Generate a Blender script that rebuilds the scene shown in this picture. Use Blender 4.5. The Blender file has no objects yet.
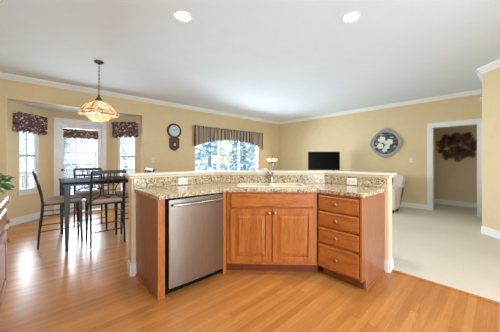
import bpy, bmesh, math, random
from mathutils import Vector, Matrix
random.seed(7)
PI = math.pi
scene = bpy.context.scene
COL = scene.collection

# ------------------------------------------------------------ camera
cam_d = bpy.data.cameras.new('camera')
cam = bpy.data.objects.new('camera', cam_d); COL.objects.link(cam)
cam.location = (0, 0, 1.21)
cam.rotation_euler = (PI/2, 0, math.radians(47.4-90))
cam_d.sensor_width = 36; cam_d.lens = 228/500*36
cam_d.shift_y = -5.3/500
cam_d.clip_start = 0.05; cam_d.clip_end = 400
scene.camera = cam

# ------------------------------------------------------------ world, exposure
world = bpy.data.worlds.new('world'); scene.world = world; world.use_nodes = True
bg = world.node_tree.nodes['Background']
bg.inputs[0].default_value = (0.80, 0.91, 1.0, 1); bg.inputs[1].default_value = 1.75
scene.view_settings.view_transform = 'Standard'; scene.view_settings.look = 'None'
scene.view_settings.gamma = 1; scene.view_settings.use_curve_mapping = False
scene.view_settings.exposure = 0.12

CAN_POWER = 12.0
PENDANT_POWER = 4.5
LAMP_POWER = 6.0

def area_light(name, loc, target, sx, sy, power, col=(1, 1, 1)):
    l = bpy.data.lights.new(name, 'AREA'); l.shape = 'RECTANGLE'; l.size = sx; l.size_y = sy
    l.energy = power; l.color = col
    o = bpy.data.objects.new(name, l); COL.objects.link(o); o.location = loc
    o.rotation_euler = (Vector(target)-Vector(loc)).to_track_quat('-Z', 'Y').to_euler()
    return o
# daylight at the windows, plus a fill lamp added behind the viewpoint
area_light('daylight_patio', (0.7, 7.3, 1.0), (0.9, 4.2, 1.75), 2.2, 1.9, 250, (0.86, 0.94, 1))
area_light('daylight_family_window', (4.6, 6.9, 1.1), (4.4, 3.2, 1.45), 2.8, 1.6, 330, (0.88, 0.95, 1))
area_light('fill_kitchen', (1.2, -2.65, 0.95), (1.9, 1.5, 2.0), 2.6, 1.9, 190, (0.90, 0.95, 1))

# ------------------------------------------------------------ material helpers
def hexc(r, g, b):
    def f(c):
        c /= 255
        return c/12.92 if c <= .04045 else ((c+.055)/1.055)**2.4
    return (f(r), f(g), f(b), 1)
class NT:
    def __init__(s, name):
        s.m = bpy.data.materials.new(name); s.m.use_nodes = True
        s.t = s.m.node_tree; s.n = s.t.nodes; s.b = s.n['Principled BSDF']; s.out = s.n['Material Output']
    def add(s, typ, **kw):
        n = s.n.new(typ)
        for k, v in kw.items(): setattr(n, k, v)
        return n
    def lk(s, a, b): s.t.links.new(a, b)
    def coord(s, scale=(1, 1, 1), rot=(0, 0, 0)):
        tc = s.add('ShaderNodeTexCoord'); mp = s.add('ShaderNodeMapping')
        s.lk(tc.outputs['Object'], mp.inputs[0]); mp.inputs['Scale'].default_value = scale
        mp.inputs['Rotation'].default_value = rot
        return mp.outputs[0]
    def noise(s, vec, scale, detail=3, rough=.5, dist=0):
        n = s.add('ShaderNodeTexNoise'); s.lk(vec, n.inputs['Vector'])
        n.inputs['Scale'].default_value = scale; n.inputs['Detail'].default_value = detail
        n.inputs['Roughness'].default_value = rough; n.inputs['Distortion'].default_value = dist
        return n.outputs['Fac']
    def ramp(s, fac, stops, const=False):
        r = s.add('ShaderNodeValToRGB'); s.lk(fac, r.inputs[0])
        if const: r.color_ramp.interpolation = 'CONSTANT'
        el = r.color_ramp.elements
        while len(el) > 1: el.remove(el[-1])
        el[0].position = stops[0][0]; el[0].color = stops[0][1]
        for p, c in stops[1:]:
            e = el.new(p); e.color = c
        return r.outputs[0]
    def mix(s, fac, a, b, mode='MIX'):
        m = s.add('ShaderNodeMix', data_type='RGBA', blend_type=mode)
        if isinstance(fac, (int, float)): m.inputs[0].default_value = fac
        else: s.lk(fac, m.inputs[0])
        for i, v in ((6, a), (7, b)):
            if isinstance(v, tuple): m.inputs[i].default_value = v
            else: s.lk(v, m.inputs[i])
        return m.outputs[2]
    def bump(s, h, strength=.2, dist=.01):
        b = s.add('ShaderNodeBump'); b.inputs['Strength'].default_value = strength
        b.inputs['Distance'].default_value = dist
        s.lk(h, b.inputs['Height']); s.lk(b.outputs[0], s.b.inputs['Normal'])
    def set(s, col=None, rough=.5, metal=0, spec=.5, coat=0):
        if col is not None:
            if isinstance(col, tuple): s.b.inputs['Base Color'].default_value = col
            else: s.lk(col, s.b.inputs['Base Color'])
        s.b.inputs['Roughness'].default_value = rough; s.b.inputs['Metallic'].default_value = metal
        s.b.inputs['Specular IOR Level'].default_value = spec; s.b.inputs['Coat Weight'].default_value = coat
        return s.m
M = {}
def paint(name, c, rough=.6, var=.04, spec=.3, metal=0):
    t = NT(name); v = t.coord()
    n = t.noise(v, 6, 4)
    lo = tuple(x*(1-var) for x in c[:3])+(1,); hi = tuple(min(1, x*(1+var)) for x in c[:3])+(1,)
    M[name] = t.set(t.ramp(n, [(.3, lo), (.7, hi)]), rough, metal, spec)
    t.bump(t.noise(v, 180, 2), .04, .002)
    return M[name]
paint('wall_paint', hexc(226, 206, 166), .65, .02)
paint('ceiling_paint', hexc(224, 233, 243), .8, .01)
paint('white_trim', hexc(240, 242, 244), .35, .01)
paint('cream_trim', hexc(238, 224, 192), .4, .02)
paint('ledge_paint', hexc(222, 216, 204), .4, .01)
paint('almond', hexc(236, 226, 206), .25, .01)
paint('black_metal', hexc(46, 48, 50), .35, .1, .5, .3)
paint('table_black', hexc(30, 36, 38), .7, .1, .08)
paint('bronze', hexc(92, 78, 62), .4, .1, .5, .6)
paint('black_plastic', hexc(10, 11, 14), .25, .05)
paint('screen_black', hexc(4, 5, 8), .3, .02, .1)
paint('cream_fabric', hexc(226, 216, 204), .9)
paint('brown_fabric', hexc(84, 66, 66), .9, .15)
paint('suede', hexc(190, 160, 145), .9, .08)
paint('snow', hexc(236, 242, 250), .9, .02)
paint('deck_paint', hexc(140, 142, 146), .7, .08)
paint('terracotta', hexc(176, 118, 84), .7, .1)
paint('soil', hexc(60, 45, 35), .95, .2)
paint('leaf', hexc(58, 104, 58), .6, .4)
paint('petal_white', hexc(238, 236, 230), .5, .03)
paint('pewter', hexc(168, 166, 164), .35, .08, .5, .4)
paint('dark_green_glaze', hexc(82, 94, 92), .35, .5)
paint('sage_glaze', hexc(112, 126, 120), .4, .3)
paint('burgundy_metal', hexc(96, 44, 50), .35, .3, .5, .4)
paint('green_metal', hexc(58, 72, 52), .35, .3, .5, .4)
paint('brown_metal', hexc(88, 60, 46), .35, .3, .5, .4)
paint('grille_grey', hexc(176, 184, 186), .5, .02)
paint('dial', hexc(205, 222, 226), .4, .02)
paint('trunk', hexc(140, 146, 154), .9, .2)
paint('gold', hexc(190, 160, 100), .3, .05, .5, .8)
def chrome(name, c, rough):
    t = NT(name); v = t.coord((1, 1, 60)); n = t.noise(v, 8, 2)
    M[name] = t.set(t.ramp(n, [(.3, tuple(x*.94 for x in c[:3])+(1,)), (.7, c)]), rough, 1)
chrome('chrome', hexc(180, 176, 168), .25)
chrome('knob_nickel', hexc(176, 156, 134), .4)
# brushed stainless
t = NT('stainless'); v = t.coord((90, 90, 1.2)); n = t.noise(v, 6, 3)
M['stainless'] = t.set(t.ramp(n, [(.3, hexc(146, 138, 130)), (.7, hexc(164, 156, 148))]), .30, .9)
# woods
def wood(name, a, b, c, scale=(9, 9, .9), rough=.35, coat=.15):
    t = NT(name); v = t.coord(scale)
    n = t.noise(v, 2.2, 5, .55, 1.2); col = t.ramp(n, [(.28, a), (.5, b), (.75, c)])
    fine = t.noise(t.coord(tuple(x*7 for x in scale)), 3, 3)
    col = t.mix(.35, col, t.ramp(fine, [(.35, a), (.6, c)]), 'MIX')
    M[name] = t.set(col, rough, 0, .5, coat); t.bump(fine, .06, .002)
wood('cherry', hexc(146, 76, 26), hexc(184, 106, 44), hexc(200, 124, 60))
wood('cherry_horizontal', hexc(138, 70, 24), hexc(184, 106, 44), hexc(204, 128, 64), (.9, 9, 9))
wood('panel_veneer', hexc(140, 86, 56), hexc(160, 104, 72), hexc(176, 120, 88))
wood('dark_cherry', hexc(104, 52, 26), hexc(122, 62, 32), hexc(134, 70, 38))
wood('clock_wood', hexc(64, 44, 36), hexc(88, 62, 50), hexc(108, 80, 66))
wood('dark_frame', hexc(30, 26, 24), hexc(44, 38, 36), hexc(58, 50, 46))
wood('hutch_wood', hexc(120, 66, 50), hexc(150, 88, 66), hexc(176, 110, 84))
wood('console_wood', hexc(70, 44, 30), hexc(90, 58, 40), hexc(104, 70, 50))
# floor: oak strips running along world X
t = NT('oak_floor'); v = t.coord()
br = t.add('ShaderNodeTexBrick'); t.lk(v, br.inputs['Vector'])
br.offset = .37; br.offset_frequency = 2; br.squash = 1
br.inputs['Scale'].default_value = 1; br.inputs['Brick Width'].default_value = 1.1
br.inputs['Row Height'].default_value = .06; br.inputs['Mortar Size'].default_value = .0016
br.inputs['Mortar Smooth'].default_value = .2; br.inputs['Bias'].default_value = 0
br.inputs['Color1'].default_value = hexc(174, 106, 48); br.inputs['Color2'].default_value = hexc(214, 152, 84)
br.inputs['Mortar'].default_value = hexc(162, 108, 60)
g = t.noise(t.coord((1.5, 22, 1)), 3, 6, .65, 1.4)
gr = t.ramp(g, [(.25, hexc(168, 100, 46)), (.55, hexc(206, 142, 74)), (.8, hexc(228, 170, 100))])
big = t.ramp(t.noise(t.coord((.6, 8, 1)), 2.0, 3), [(.38, (.86, .80, .74, 1)), (.65, (1, 1, 1, 1))])
col = t.mix(.42, br.outputs['Color'], gr); col = t.mix(1.0, col, big, 'MULTIPLY')
M['oak_floor'] = t.set(col, .30, 0, .45, .25)
t.b.inputs['Coat Roughness'].default_value = .2
t.bump(g, .05, .002)
# carpet
t = NT('carpet'); v = t.coord(); n = t.noise(v, 160, 3); n2 = t.noise(v, 1.5, 2)
col = t.mix(.5, t.ramp(n, [(.3, hexc(208, 200, 184)), (.7, hexc(238, 231, 218))]), t.ramp(n2, [(.35, hexc(212, 205, 192)), (.7, hexc(224, 217, 204))]))
M['carpet'] = t.set(col, .95, 0, .1); t.bump(n, .5, .006)
# granite
t = NT('granite'); v = t.coord()
n1 = t.noise(v, 40, 5, .65, .6); n2 = t.noise(v, 75, 4, .6); n3 = t.noise(v, 15, 3, .5)
base = t.ramp(n3, [(.3, hexc(196, 174, 140)), (.6, hexc(218, 202, 170))])
c1 = t.mix(t.ramp(n1, [(.50, (0, 0, 0, 1)), (.60, (1, 1, 1, 1))]), base, hexc(138, 118, 98))
c2 = t.mix(t.ramp(n2, [(.55, (0, 0, 0, 1)), (.61, (1, 1, 1, 1))]), c1, hexc(62, 52, 46))
n4 = t.noise(v, 45, 2, .5)
c3 = t.mix(t.ramp(n4, [(.62, (0, 0, 0, 1)), (.68, (1, 1, 1, 1))]), c2, hexc(236, 226, 206))
M['granite'] = t.set(c3, .12, 0, .5)
# burgundy floral
t = NT('floral_fabric'); v = t.coord()
n1 = t.noise(v, 16, 3, .5, .5); n2 = t.noise(v, 24, 2, .5, .3)
c1 = t.ramp(n1, [(.35, hexc(84, 62, 66)), (.5, hexc(124, 92, 96)), (.62, hexc(100, 92, 88))])
c2 = t.mix(t.ramp(n2, [(.56, (0, 0, 0, 1)), (.62, (1, 1, 1, 1))]), c1, hexc(214, 194, 186))
M['floral_fabric'] = t.set(c2, .9, 0, .1)
# stripe fabric: stripes follow world X
t = NT('stripe_fabric'); v = t.coord((1, 0, 0))
sep = t.add('ShaderNodeSeparateXYZ'); t.lk(v, sep.inputs[0])
mm = t.add('ShaderNodeMath', operation='MULTIPLY'); mm.inputs[1].default_value = 1/.26; t.lk(sep.outputs[0], mm.inputs[0])
fr = t.add('ShaderNodeMath', operation='FRACT'); t.lk(mm.outputs[0], fr.inputs[0])
A_, B_, C_, D_ = hexc(72, 50, 52), hexc(196, 182, 160), hexc(120, 78, 76), hexc(96, 98, 84)
c = t.ramp(fr.outputs[0], [(0, A_), (.16, B_), (.28, C_), (.36, B_), (.46, D_), (.56, A_), (.64, B_), (.76, C_), (.88, B_)], True)
M['stripe_fabric'] = t.set(c, .9, 0, .1)
# glass pane
t = NT('window_glass'); t.n.remove(t.b)
tr = t.add('ShaderNodeBsdfTransparent'); gl = t.add('ShaderNodeBsdfGlossy'); gl.inputs['Roughness'].default_value = .02
fz = t.add('ShaderNodeFresnel'); fz.inputs[0].default_value = 1.25
nn = t.noise(t.coord(), 2, 1); mx = t.add('ShaderNodeMixShader'); tr.inputs[0].default_value = (.95, .98, 1, 1)
t.lk(fz.outputs[0], mx.inputs[0]); t.lk(tr.outputs[0], mx.inputs[1]); t.lk(gl.outputs[0], mx.inputs[2]); t.lk(mx.outputs[0], t.out.inputs[0])
M['window_glass'] = t.m
# stained glass shade
t = NT('stained_glass'); v = t.coord((1, 1, 1)); vo = t.add('ShaderNodeTexVoronoi'); vo.feature = 'F1'; t.lk(v, vo.inputs['Vector']); vo.inputs['Scale'].default_value = 16
cell = t.ramp(vo.outputs['Color'], [(0, hexc(252, 240, 220)), (.35, hexc(244, 222, 196)), (.55, hexc(232, 196, 184)), (.7, hexc(252, 244, 228)), (.9, hexc(222, 190, 172))], True)
vd = t.add('ShaderNodeTexVoronoi'); vd.feature = 'DISTANCE_TO_EDGE'; t.lk(v, vd.inputs['Vector']); vd.inputs['Scale'].default_value = 16
col = t.mix(t.ramp(vd.outputs['Distance'], [(.03, (0, 0, 0, 1)), (.06, (1, 1, 1, 1))]), hexc(170, 146, 118), cell)
tl = t.add('ShaderNodeBsdfTranslucent'); t.lk(col, tl.inputs[0]); t.set(col, .3)
mx = t.add('ShaderNodeMixShader'); mx.inputs[0].default_value = .6
t.lk(t.b.outputs[0], mx.inputs[1]); t.lk(tl.outputs[0], mx.inputs[2]); t.lk(mx.outputs[0], t.out.inputs[0])
M['stained_glass'] = t.m
t = NT('shade_glass'); tl = t.add('ShaderNodeBsdfTranslucent'); cc = t.ramp(t.noise(t.coord(), 9, 2), [(.3, hexc(250, 232, 200)), (.7, hexc(255, 244, 224))]); t.lk(cc, tl.inputs[0]); t.set(cc, .3)
mx = t.add('ShaderNodeMixShader'); mx.inputs[0].default_value = .5
t.lk(t.b.outputs[0], mx.inputs[1]); t.lk(tl.outputs[0], mx.inputs[2]); t.lk(mx.outputs[0], t.out.inputs[0])
M['shade_glass'] = t.m
def glow(name, col, st):
    t = NT(name); t.set(col, .5); t.b.inputs['Emission Color'].default_value = col; t.b.inputs['Emission Strength'].default_value = st
    M[name] = t.m
glow('can_lens', (1, .98, .95, 1), 12)
glow('warm_bulb', (1, .90, .74, 1), 8)
# snowy conifer
t = NT('snowy_needles'); v = t.coord(); n = t.noise(v, 3.2, 4, .6)
M['snowy_needles'] = t.set(t.ramp(n, [(.38, hexc(104, 146, 160)), (.48, hexc(160, 194, 204)), (.57, hexc(236, 242, 248))]), .9)
t = NT('bare_twigs'); v = t.coord(); n = t.noise(v, 5, 3)
M['bare_twigs'] = t.set(t.ramp(n, [(.4, hexc(176, 186, 196)), (.6, hexc(228, 234, 240))]), .9)

# ------------------------------------------------------------ mesh helpers
class MB:
    def __init__(s): s.bm = bmesh.new()
    def _add(s, verts, faces, mat=None):
        vs = [s.bm.verts.new(mat @ Vector(v) if mat else v) for v in verts]
        for f in faces:
            try: s.bm.faces.new([vs[i] for i in f])
            except ValueError: pass
        return s
    def box(s, x0, x1, y0, y1, z0, z1, mat=None):
        v = [(x, y, z) for z in (z0, z1) for y in (y0, y1) for x in (x0, x1)]
        return s._add(v, [(0, 2, 3, 1), (4, 5, 7, 6), (0, 1, 5, 4), (2, 6, 7, 3), (0, 4, 6, 2), (1, 3, 7, 5)], mat)
    def taper(s, c0, a0, b0, c1, a1, b1):
        v = []
        for c, a, b in ((c0, a0, b0), (c1, a1, b1)):
            v += [(c[0]-a/2, c[1]-b/2, c[2]), (c[0]+a/2, c[1]-b/2, c[2]), (c[0]-a/2, c[1]+b/2, c[2]), (c[0]+a/2, c[1]+b/2, c[2])]
        return s._add(v, [(0, 2, 3, 1), (4, 5, 7, 6), (0, 1, 5, 4), (2, 6, 7, 3), (0, 4, 6, 2), (1, 3, 7, 5)])
    def tube(s, pts, r, seg=8, closed=False):
        pts = [Vector(p) for p in pts]; n = len(pts); rs = r if isinstance(r, (list, tuple)) else [r]*n
        rings = []; prev = None
        for i, p in enumerate(pts):
            if closed: tg = (pts[(i+1) % n]-pts[i-1])
            else: tg = pts[min(i+1, n-1)]-pts[max(i-1, 0)]
            tg.normalize()
            if prev is None:
                up = Vector((0, 0, 1)) if abs(tg.z) < .9 else Vector((1, 0, 0))
                a = tg.cross(up).normalized()
            else:
                a = (prev-tg*prev.dot(tg)).normalized()
            prev = a; b = tg.cross(a)
            rings.append([s.bm.verts.new(p+(a*math.cos(2*PI*k/seg)+b*math.sin(2*PI*k/seg))*rs[i]) for k in range(seg)])
        m = n if closed else n-1
        for i in range(m):
            A, B = rings[i], rings[(i+1) % n]
            for k in range(seg): s.bm.faces.new([A[k], A[(k+1) % seg], B[(k+1) % seg], B[k]])
        if not closed:
            s.bm.faces.new(rings[0][::-1]); s.bm.faces.new(rings[-1])
        return s
    def lathe(s, prof, c=(0, 0, 0), seg=24, mat=None, rmod=None, closed=False):
        rings = []
        for r, z in prof:
            ring = []
            for k in range(seg):
                a = 2*PI*k/seg; rr = r*(rmod(a, z) if rmod else 1)
                p = Vector((rr*math.cos(a), rr*math.sin(a), z))
                if mat: p = mat @ p
                ring.append(s.bm.verts.new(p+Vector(c)))
            rings.append(ring)
        for A, B in zip(rings, rings[1:]):
            for k in range(seg): s.bm.faces.new([A[k], A[(k+1) % seg], B[(k+1) % seg], B[k]])
        if closed:
            A, B = rings[-1], rings[0]
            for k in range(seg): s.bm.faces.new([A[k], A[(k+1) % seg], B[(k+1) % seg], B[k]])
            return s
        if prof[0][0] > 1e-5: s.bm.faces.new(rings[0][::-1])
        if prof[-1][0] > 1e-5: s.bm.faces.new(rings[-1])
        return s
    def prism(s, poly, z0, z1, mat=None):
        n = len(poly)
        v = [(x, y, z0) for x, y in poly]+[(x, y, z1) for x, y in poly]
        f = [tuple(range(n))[::-1], tuple(range(n, 2*n))]+[(i, (i+1) % n, n+(i+1) % n, n+i) for i in range(n)]
        return s._add(v, f, mat)
    def blob(s, c, r, sc=(1, 1, 1), sub=2, jit=0):
        m = Matrix.Translation(c) @ Matrix.Diagonal((*[r*x for x in sc], 1))
        res = bmesh.ops.create_icosphere(s.bm, subdivisions=sub, radius=1, matrix=m)
        if jit:
            for v in res['verts']:
                v.co += (v.co-Vector(c))*random.uniform(-jit, jit)
        return s
    def build(s, name, mat, parent=None, bevel=0, smooth=False, loc=None, rot=None, seg=2):
        bmesh.ops.remove_doubles(s.bm, verts=s.bm.verts, dist=1e-6)
        bmesh.ops.recalc_face_normals(s.bm, faces=s.bm.faces)
        me = bpy.data.meshes.new(name); s.bm.to_mesh(me); s.bm.free()
        me.materials.append(M[mat])
        if smooth:
            for p in me.polygons: p.use_smooth = True
            try: me.set_sharp_from_angle(angle=math.radians(40))
            except Exception: pass
        o = bpy.data.objects.new(name, me); COL.objects.link(o)
        if bevel:
            b = o.modifiers.new('bevel', 'BEVEL'); b.width = bevel; b.segments = seg; b.limit_method = 'ANGLE'
        if parent: o.parent = parent
        if loc: o.location = loc
        if rot is not None: o.rotation_euler = (0, 0, rot) if isinstance(rot, (int, float)) else rot
        return o
def tag(o, label=None, cat=None, group=None, kind=None):
    if label: o['label'] = label
    if cat: o['category'] = cat
    if group: o['group'] = group
    if kind: o['kind'] = kind
    return o
def thing(name, label, cat, loc=(0, 0, 0), rz=0, group=None, kind=None):
    o = bpy.data.objects.new(name, None); COL.objects.link(o); o.empty_display_size = .1
    o.location = loc; o.rotation_euler = (0, 0, rz)
    return tag(o, label, cat, group, kind)
def children(o): return [c for c in bpy.data.objects if c.parent == o]
def copy_tree(o, parent=None):
    c = o.copy(); COL.objects.link(c)
    if parent: c.parent = parent
    for ch in children(o): copy_tree(ch, c)
    return c
def struct(o): o['kind'] = 'structure'; return o
def frame2(p0, p1, z=0):
    d = Vector((p1[0]-p0[0], p1[1]-p0[1], 0)); L = d.length; a = math.atan2(d.y, d.x)
    return Matrix.Translation((p0[0], p0[1], z)) @ Matrix.Rotation(a, 4, 'Z'), L, a

# ------------------------------------------------------------ room shell
CH = 2.74
def wall_seg(mb, p0, p1, z0=0, z1=CH, th=.15, holes=()):
    """local x along p0->p1, local +y outside; holes = (s0, s1, za, zb)"""
    m, L, a = frame2(p0, p1)
    s = 0
    for (a0, a1, za, zb) in sorted(holes):
        if a0 > s: mb.box(s, a0, 0, th, z0, z1, m)
        if za > z0: mb.box(a0, a1, 0, th, z0, za, m)
        if zb < z1: mb.box(a0, a1, 0, th, zb, z1, m)
        s = a1
    if s < L: mb.box(s, L, 0, th, z0, z1, m)
YA, XB = 5.90, 7.00
XL, YK = -.86, -2.2
BX0, BX1, BZ = -.44, 1.84, 2.32         # bay opening
BL0, BL1 = (-.44, 6.08), (.15, 6.68)
BR0, BR1 = (1.28, 6.68), (1.84, 6.08)
mb = MB(); wall_seg(mb, (XL, YA), (XB+.15, YA), holes=[(BX0-XL, BX1-XL, 0, BZ), (3.27-XL, 5.86-XL, .72, 2.05)], th=.18)
struct(mb.build('wall_far', 'wall_paint'))
mb = MB(); wall_seg(mb, BL0, BL1, 0, BZ+.1, holes=[(.20, .59, .62, 2.0)]); struct(mb.build('wall_bay_left', 'wall_paint'))
mb = MB(); wall_seg(mb, BL1, BR0, 0, BZ+.1, holes=[(.12, 1.02, 0, 2.10)]); struct(mb.build('wall_bay_centre', 'wall_paint'))
mb = MB(); wall_seg(mb, BR0, BR1, 0, BZ+.1, holes=[(.25, .70, .62, 2.0)]); struct(mb.build('wall_bay_right', 'wall_paint'))
mb = MB(); mb.prism([(BX0, YA+.18), (BX0-.2, YA+.18), (.0, 6.9), (1.4, 6.9), (BX1+.2, YA+.18)], BZ, BZ+.12)
struct(mb.build('ceiling_bay', 'ceiling_paint'))
mb = MB(); wall_seg(mb, (XB, YA), (XB, -.2), holes=[(YA-1.085, YA-.295, 0, 2.03)]); struct(mb.build('wall_right', 'wall_paint'))
# wall between family room and the kitchen passage, then the angled wall
mb = MB(); wall_seg(mb, (XB, .10), (5.41, .18), th=.12); struct(mb.build('wall_passage', 'wall_paint'))
DW0, DW1 = (5.41, .18), (2.75, -2.2)
mb = MB(); wall_seg(mb, DW0, DW1, th=.12); struct(mb.build('wall_angled', 'wall_paint'))
mb = MB(); wall_seg(mb, (2.85, YK), (XL, YK), holes=[(.45, 3.05, .35, 2.15)]); struct(mb.build('wall_kitchen', 'wall_paint'))
mb = MB(); wall_seg(mb, (XL, YK-.15), (XL, YA)); struct(mb.build('wall_left', 'wall_paint'))
# hall behind the cased opening
mb = MB(); wall_seg(mb, (8.2, 2.3), (8.2, -.5)); struct(mb.build('wall_hall', 'wall_paint'))
mb = MB(); wall_seg(mb, (XB+.15, 2.3), (8.35, 2.3)); struct(mb.build('wall_hall_end', 'wall_paint'))
mb = MB(); wall_seg(mb, (8.35, -.5), (XB+.15, -.5)); struct(mb.build('wall_hall_near', 'wall_paint'))
mb = MB(); mb.box(XL-.15, 8.4, YK-.15, YA+.17, CH, CH+.12); struct(mb.build('ceiling', 'ceiling_paint'))
# floors
CX = 2.865
mb = MB(); mb.prism([(XL-.15, YK-.15), (CX, YK-.15), (CX, YA+.1), (BX1, YA+.1), (BX1+.1, 6.1), (1.36, 6.8), (.08, 6.8), (BX0-.1, 6.1), (BX0, YA+.1), (XL-.15, YA+.1)], -.1, 0)
struct(mb.build('floor', 'oak_floor'))
mb = MB(); mb.box(CX, 8.35, YK-.15, YA+.1, -.1, .008); struct(mb.build('floor_carpet', 'carpet'))
mb = MB(); mb.box(CX-.035, CX, YK, .80, -.02, .012); struct(mb.build('trim_threshold', 'oak_floor', bevel=.003))

def crown(p0, p1, name):
    m, L, a = frame2(p0, p1)
    prof = [(0, 0), (0, -.09), (-.012, -.09), (-.018, -.075), (-.03, -.07), (-.06, -.035), (-.075, -.02), (-.08, 0)]
    mb = MB(); n = len(prof); v = []
    for x in (-.0, L): v += [(x, y, CH+z) for y, z in prof]
    mb._add(v, [tuple(range(n)), tuple(range(n, 2*n))]+[(i, (i+1) % n, n+(i+1) % n, n+i) for i in range(n)], m)
    return struct(mb.build(name, 'white_trim'))
crown((XL, YA), (XB, YA), 'trim_crown_far'); crown((XB, YA), (XB, .1), 'trim_crown_right')
crown(DW0, DW1, 'trim_crown_angled'); crown((XB, .10), (5.41, .18), 'trim_crown_passage')
def baseb(segs, name, h=.13, mat='white_trim', th=.016):
    mb = MB()
    for p0, p1 in segs:
        m, L, a = frame2(p0, p1)
        mb.box(0, L, -th, 0, 0, h-.02, m); mb.box(0, L, -th*.6, 0, h-.02, h, m)
    return struct(mb.build(name, mat))
baseb([((XL, YA), (BX0, YA)), ((BX1, YA), (XB, YA))], 'baseboard_far')
baseb([((BX0, YA), (BX0, 6.08)), (BL0, BL1), (BL1, (.2, 6.68)), ((1.25, 6.68), BR0), (BR0, BR1), ((BX1, 6.08), (BX1, YA))], 'baseboard_bay')
baseb([((XB, YA), (XB, 1.175)), ((XB, .2), (XB, .11))], 'baseboard_right')
baseb([((8.2, 2.3), (8.2, -.5))], 'baseboard_hall'); baseb([(DW0, DW1)], 'baseboard_angled')
# cased opening
mb = MB()
for y0, y1 in ((1.065, 1.175), (.215, .309)):
    mb.box(XB-.02, XB, y0, y1, 0, 2.02); mb.box(XB-.028, XB-.02, max(y0, .215), y0+.02 if y0 < 1 else y0+.02, 0, 2.02)
mb.box(XB-.02, XB, .215, 1.175, 2.02, 2.125); mb.box(XB-.03, XB-.02, .215, 1.175, 2.10, 2.125)
mb.box(XB, XB+.16, 1.065, 1.085, 0, 2.02); mb.box(XB, XB+.16, .295, .309, 0, 2.02); mb.box(XB, XB+.16, .309, 1.065, 2.005, 2.03)
struct(mb.build('trim_doorway', 'white_trim', bevel=.003))

# ------------------------------------------------------------ windows and patio door
def window(name, p0, p1, s0, s1, z0, z1, cols, rows, mull=0, casing=0, sill=True):
    """built in the wall's frame, opening s0..s1"""
    m, L, a = frame2(p0, p1)
    root = thing(name, None, None, (p0[0], p0[1], 0), a, kind='structure')
    f = MB(); w = .035
    for (A, B, C, D) in ((s0, s0+w, z0, z1), (s1-w, s1, z0, z1), (s0+w, s1-w, z0, z0+w), (s0+w, s1-w, z1-w, z1)):
        f.box(A, B, .03, .10, C, D)
    zm = (z0+z1)/2
    edges = [s0+w+(s1-s0-2*w)*k/(mull+1) for k in range(mull+2)]
    for e in edges[1:-1]: f.box(e-.02, e+.02, .03, .10, z0+w, z1-w)
    f.build('window_frame', 'white_trim', root, bevel=.003)
    g = MB(); pane = MB()
    for k in range(mull+1):
        a0 = edges[k]+(.03 if k else 0); a1 = edges[k+1]-(.03 if k < mull else 0)
        pane.box(a0, a1, .062, .066, z0+w, z1-w)
        g.box(a0, a1, .05, .078, zm-.018, zm+.018)
        for c in range(1, cols): x = a0+(a1-a0)*c/cols; g.box(x-.006, x+.006, .056, .072, z0+w, z1-w)
        for r in range(1, rows*2):
            if r != rows: z = z0+w+(z1-z0-2*w)*r/(rows*2); g.box(a0, a1, .057, .071, z-.006, z+.006)
    g.build('grille', 'grille_grey', root); pane.build('glass', 'window_glass', root)
    if sill:
        b = MB(); b.box(s0-.04, s1+.04, -.035, .03, z0-.022, z0); b.box(s0-.025, s1+.025, -.014, 0, z0-.08, z0-.022)
        b.build('window_sill', 'white_trim', root, bevel=.003)
    b = MB(); b.box(s0, s0+.012, 0, .03, z0, z1); b.box(s1-.012, s1, 0, .03, z0, z1); b.box(s0, s1, 0, .03, z1-.012, z1)
    if casing:
        b.box(s0-casing, s0, -.016, 0, z0-.02, z1+casing); b.box(s1, s1+casing, -.016, 0, z0-.02, z1+casing); b.box(s0, s1, -.016, 0, z1, z1+casing)
    b.build('window_casing', 'white_trim', root)
    return root
window('window_1', BL0, BL1, .20, .59, .62, 2.0, 2, 2)
window('window_2', BR0, BR1, .25, .70, .62, 2.0, 2, 2)
window('window_3', (3.27, YA), (5.86, YA), 0, 2.59, .72, 2.05, 1, 1, 2, .0)
window('window_added', (2.4, YK), (-.2, YK), 0, 2.6, .35, 2.15, 1, 1, 2, .06)  # unseen window, added so the kitchen fill lamp can shine in
d = thing('door_1', None, None, (.15, 6.68, 0), 0, kind='structure')
b = MB()
b.box(.07, .165, -.02, 0, 0, 2.06); b.box(.975, 1.07, -.02, 0, 0, 2.06); b.box(.07, 1.07, -.02, 0, 2.06, 2.16); b.box(.055, 1.085, -.03, 0, 2.145, 2.17)
b.box(.12, .165, 0, .12, 0, 2.1); b.box(.975, 1.02, 0, .12, 0, 2.1); b.box(.165, .975, 0, .12, 2.06, 2.1)
b.build('door_casing', 'white_trim', d, bevel=.003)
b = MB(); X0, X1 = .168, .972; G0, G1, GZ0, GZ1 = .25, .885, .28, 1.96
b.box(X0, G0, .04, .085, .01, 2.055); b.box(G1, X1, .04, .085, .01, 2.055); b.box(G0, G1, .04, .085, .01, GZ0); b.box(G0, G1, .04, .085, GZ1, 2.055)
b.build('door_leaf', 'white_trim', d, bevel=.003)
b = MB()
for k in (1, 2): x = G0+(G1-G0)*k/3; b.box(x-.007, x+.007, .052, .073, GZ0, GZ1)
for k in range(1, 6): z = GZ0+(GZ1-GZ0)*k/6; b.box(G0, G1, .053, .072, z-.007, z+.007)
b.build('grille', 'grille_grey', d)
b = MB(); b.box(G0, G1, .06, .064, GZ0, GZ1); b.build('glass', 'window_glass', d)
b = MB(); b.tube([(.22, .04, 1.0), (.22, -.02, 1.0)], .012); b.tube([(.22, -.02, 1.0), (.30, -.025, 1.0)], .009); b.lathe([(.026, 0), (.026, .008)], (.22, .036, 1.0), mat=Matrix.Rotation(PI/2, 4, 'X'))
b.build('door_handle', 'bronze', d, smooth=True)

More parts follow.
